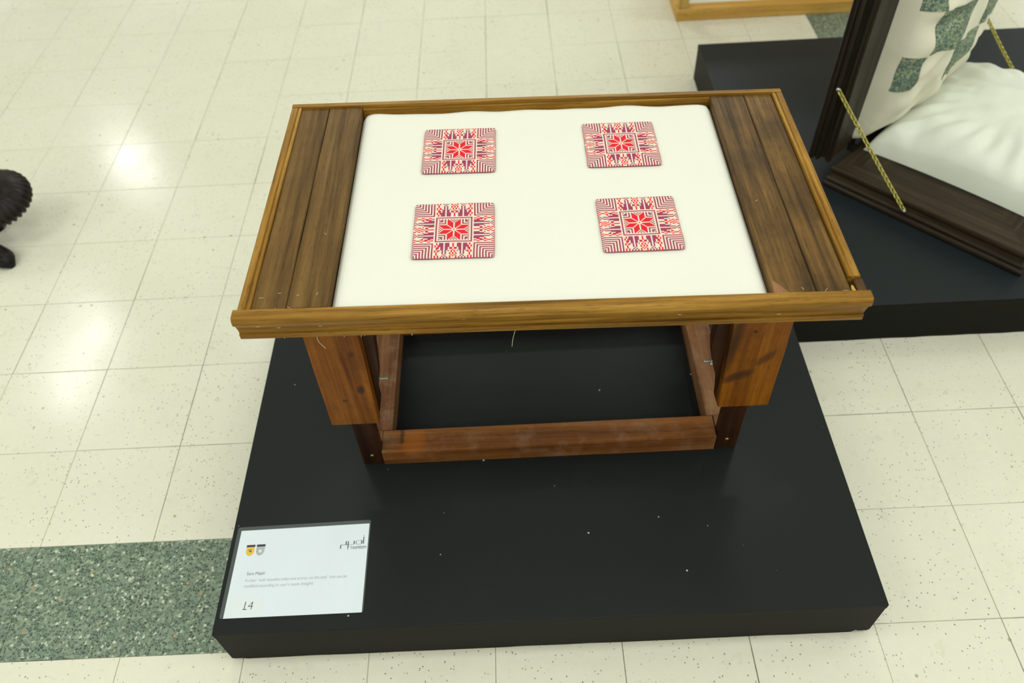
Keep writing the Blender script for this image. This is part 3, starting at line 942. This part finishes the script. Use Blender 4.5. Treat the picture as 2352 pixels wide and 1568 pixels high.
# pillow surfaces
def pillow(name, mat, c, hx, hy, hz_up, hz_dn, axes, parent, seed, wr=.006, nx=64, ny=64, pw=2.6, gather=1.0, streak=.35):
    ax, ay, az = [Vector(a) for a in axes]
    c = Vector(c)
    bm = bmesh.new()
    def P(a, b, side):
        r = max(abs(a), abs(b))
        # square-ish outline with pinched, pulled-in edges
        e = (1 - abs(a) ** pw) * (1 - abs(b) ** pw)
        h = max(0, e) ** .36
        pin = 1 - .045 * (1 - abs(b) ** 2) * abs(a) ** 6 * 0 
        x = a * hx * (1 - .05 * (1 - b * b) * abs(a) ** 3)
        y = b * hy * (1 - .05 * (1 - a * a) * abs(b) ** 3)
        q = Vector((x * 9, y * 9, seed + side * 7))
        n = noise.noise(q) * .6 + .4 * noise.noise(q * 2.1)
        # radiating gathers at the border
        ang = math.atan2(b, a)
        edge = max(0, (r - .45) / .55)
        gth = gather * math.sin(ang * 23 + 3 * noise.noise(Vector((a * 2, b * 2, seed)))) * edge * (1 - edge) * 2.2
        q2 = Vector((x * 30 + y * 3, y * 5, seed + 3))
        n += .55 * noise.noise(q2) * streak
        fold = abs(noise.noise(Vector((x * 7 + y * 5, y * 4, seed + 11)))) * -1.3
        hh = (hz_up if side > 0 else -hz_dn) * h
        if side > 0: hh += wr * (n + gth + fold) * min(1, h * 1.3)
        return c + ax * x + ay * y + az * hh
    top = [[bm.verts.new(P(-1 + 2 * i / nx, -1 + 2 * j / ny, 1)) for j in range(ny + 1)] for i in range(nx + 1)]
    for i in range(nx):
        for j in range(ny):
            bm.faces.new((top[i][j], top[i + 1][j], top[i + 1][j + 1], top[i][j + 1]))
    m = 16
    bot = {}
    for i in range(0, nx + 1, nx // m):
        for j in range(0, ny + 1, ny // m):
            bot[i, j] = bm.verts.new(P(-1 + 2 * i / nx, -1 + 2 * j / ny, -1) + az * -.0005)
    s = nx // m
    for i in range(0, nx, s):
        for j in range(0, ny, s):
            bm.faces.new((bot[i, j], bot[i, j + s], bot[i + s, j + s], bot[i + s, j]))
    bmesh.ops.recalc_face_normals(bm, faces=bm.faces)
    me = bpy.data.meshes.new(name); bm.to_mesh(me); bm.free()
    return link(name, me, mat, parent, True), P
SC, PS = pillow('seat_cushion', M['cushion'], (.318, .410, .066), .285, .280, .125, .020, ((1, 0, 0), (0, 1, 0), (0, 0, 1)), chair, 4.2, .016, gather=.6)
BC, PBk = pillow('back_cushion', M['backcush'], (-.004, .372, .465), .262, .375, .135, .030, ((0, 1, 0), (0, 0, 1), (1, 0, 0)), chair, 8.4, .014, gather=.8, streak=1.3)
# embroidered squares on the back cushion, laid in a checkerboard
def back_patch(v0, v1, zz0, zz1):
    bm = bmesh.new()
    n = 12
    g = []
    for i in range(n + 1):
        row = []
        for j in range(n + 1):
            a = ((v0 + (v1 - v0) * i / n) - .372) / .262
            b = ((zz0 + (zz1 - zz0) * j / n) - PH - .465) / .375
            a = max(-.97, min(.97, a))
            p = PBk(a, b, 1)
            row.append(bm.verts.new(p + Vector((.0025, 0, 0))))
        g.append(row)
    for i in range(n):
        for j in range(n):
            bm.faces.new((g[i][j], g[i + 1][j], g[i + 1][j + 1], g[i][j + 1]))
    geo = bmesh.ops.extrude_face_region(bm, geom=list(bm.faces))
    for v in [x for x in geo['geom'] if isinstance(x, bmesh.types.BMVert)]: v.co.x -= .0022
    return link('embroidered_square', bm_mesh('embroidered_square', bm), M['green_emb'], BC)
for (a, b, c_, d) in ((.165, .285, .490, .605), (.275, .395, .378, .487), (.120, .168, .606, .72), (.112, .160, .388, .485), (.285, .400, .606, .72), (.395, .51, .49, .605)):
    back_patch(a, b, c_, d)

# chains
def chain(p0, p1, sag, name='chain'):
    p0, p1 = Vector(p0), Vector(p1)
    L = (p1 - p0).length
    nlk = int(L / .0085)
    bm = bmesh.new()
    for k in range(nlk):
        t = (k + .5) / nlk
        c = p0.lerp(p1, t) + Vector((0, 0, -sag * 4 * t * (1 - t)))
        t2 = min(1, t + .01)
        c2 = p0.lerp(p1, t2) + Vector((0, 0, -sag * 4 * t2 * (1 - t2)))
        d = (c2 - c).normalized()
        a = d.orthogonal().normalized()
        a = Matrix.Rotation(math.radians(45 + 90 * (k % 2)), 3, d) @ a
        b = d.cross(a)
        ns, nr = 10, 5
        rings = []
        for s in range(ns):
            th = 2 * math.pi * s / ns
            cc = c + d * 0.0078 * math.cos(th) + a * .0054 * math.sin(th)
            o = (d * math.cos(th) + a * math.sin(th))
            rings.append([bm.verts.new(cc + o * .0016 * math.cos(2 * math.pi * q / nr) + b * .0016 * math.sin(2 * math.pi * q / nr)) for q in range(nr)])
        for s in range(ns):
            for q in range(nr):
                bm.faces.new((rings[s][q], rings[(s + 1) % ns][q], rings[(s + 1) % ns][(q + 1) % nr], rings[s][(q + 1) % nr]))
    o = link(name, bm_mesh(name, bm), M['brass'], chair, True)
    for p in (p0, p1):
        bm = bmesh.new()
        bmesh.ops.create_icosphere(bm, subdivisions=2, radius=.0055)
        for v in bm.verts: v.co += p
        h = link('screw_eye', bm_mesh('screw_eye', bm), M['steel'], o, True)
    return o
chain((-.033, -.006, .293), (.232, -.004, .040), .003)
chain((-.030, V1 + .004, .293), (.232, V1 + .004, .040), .010)

# ------------------------------------------------------------------ pale pine frame piece at the back
pine = empty('pine_stand', (2.50, .10, 0), 0, 'pale pine wooden stand with a white panel, standing behind the platforms', 'stand')
pl = lambda c: Vector((c[0] - 2.50, c[1] - .10, c[2]))
box('rail', M['pine_x'], 1.994, 3.010, -.368, -.318, 0.0005, .046, pine, .002, 2, pl)
box('rail', M['pine_x'], 1.994, 3.010, .510, .560, 0.0005, .046, pine, .002, 2, pl)
box('rail', M['pine_y'], 1.994, 2.040, -.3175, .5095, 0.0005, .046, pine, .002, 2, pl)
box('rail', M['pine_y'], 2.964, 3.010, -.3175, .5095, 0.0005, .046, pine, .002, 2, pl)
for (x, y) in ((2.000, -.362), (2.966, -.362), (2.000, .514), (2.966, .514)):
    box('post', M['pine_z'], x, x + .038, y, y + .038, .0465, .62, pine, .002, 2, pl)
box('white_panel', M['canvas'], 2.041, 2.963, -.317, .509, .010, .040, pine, .004, 2, pl)
box('top_panel', M['pine_x'], 1.990, 3.014, -.372, .564, .6205, .645, pine, .002, 2, pl)

# ------------------------------------------------------------------ carved black stand, cut by the left edge of the frame
CX, CY = -.200, -1.425
st = empty('carved_stand', (CX, CY, 0), 0, 'black carved wooden stand with ribbed foot and rim, cut off by the left edge', 'stand')
def flute_lathe(name, prof, n_fl, depth, cx, cy, parent, mat, seg=8, sx=1.0, sy=1.0, tilt=None, z0=0):
    bm = bmesh.new()
    N = n_fl * seg
    rings = []
    for (r, z, d) in prof:
        ring = []
        for k in range(N):
            th = 2 * math.pi * k / N
            f = 1 - depth * d * (1 - abs(math.cos(th * n_fl / 2)))
            p = Vector((r * f * math.cos(th) * sx, r * f * math.sin(th) * sy, z))
            if tilt: p = tilt @ p
            ring.append(bm.verts.new(p + Vector((cx, cy, z0))))
        rings.append(ring)
    for a in range(len(rings) - 1):
        for k in range(N):
            bm.faces.new((rings[a][k], rings[a][(k + 1) % N], rings[a + 1][(k + 1) % N], rings[a + 1][k]))
    bm.faces.new(rings[0][::-1]); bm.faces.new(rings[-1])
    return link(name, bm_mesh(name, bm), mat, parent, True)
flute_lathe('ribbed_rim', [(.050, .0, 0), (.098, .004, 1), (.104, .014, 1), (.105, .028, 1), (.100, .038, .5), (.089, .050, .1), (.066, .068, 0), (.036, .078, 0), (.014, .081, 0)],
            32, .11, 0, 0, st, M['carved'], 8, 1, 1, Matrix.Rotation(math.radians(14), 3, 'X'), .105)
flute_lathe('stem', [(.040, .0005, 0), (.026, .04, 0), (.028, .09, 0), (.040, .125, 0)], 12, .05, -.085, .02, st, M['carved'], 4)
# foot reaching out towards the camera
def foot():
    bm = bmesh.new()
    N = 40; rings = []
    A, B = Vector((-.36, -1.455, 0)) - Vector((CX, CY, 0)), Vector((-.150, -1.592, 0)) - Vector((CX, CY, 0))
    d = (B - A).normalized(); s = Vector((-d.y, d.x, 0))
    for k in range(17):
        t = k / 16
        c = A.lerp(B, t)
        e = max(0, (t - .80) / .20)
        w = .032 * math.sqrt(max(.02, 1 - e * e * .9)); h = .046 * math.sqrt(max(.05, 1 - e * e * .8))
        ring = []
        for q in range(N):
            a = 2 * math.pi * q / N
            rib = 1 + (.09 * math.cos(9 * a) if t > .6 else 0)
            p = c + s * (w * rib * math.cos(a)) + Vector((0, 0, h / 2 * (1 + math.sin(a) * (rib * .9 + .1))))
            p.z = max(.0005, p.z)
            ring.append(bm.verts.new(p))
        rings.append(ring)
    for a in range(len(rings) - 1):
        for q in range(N):
            bm.faces.new((rings[a][q], rings[a][(q + 1) % N], rings[a + 1][(q + 1) % N], rings[a + 1][q]))
    bm.faces.new(rings[0][::-1]); bm.faces.new(rings[-1])
    return bm_mesh('foot', bm)
link('foot', foot(), M['carved'], st, True)
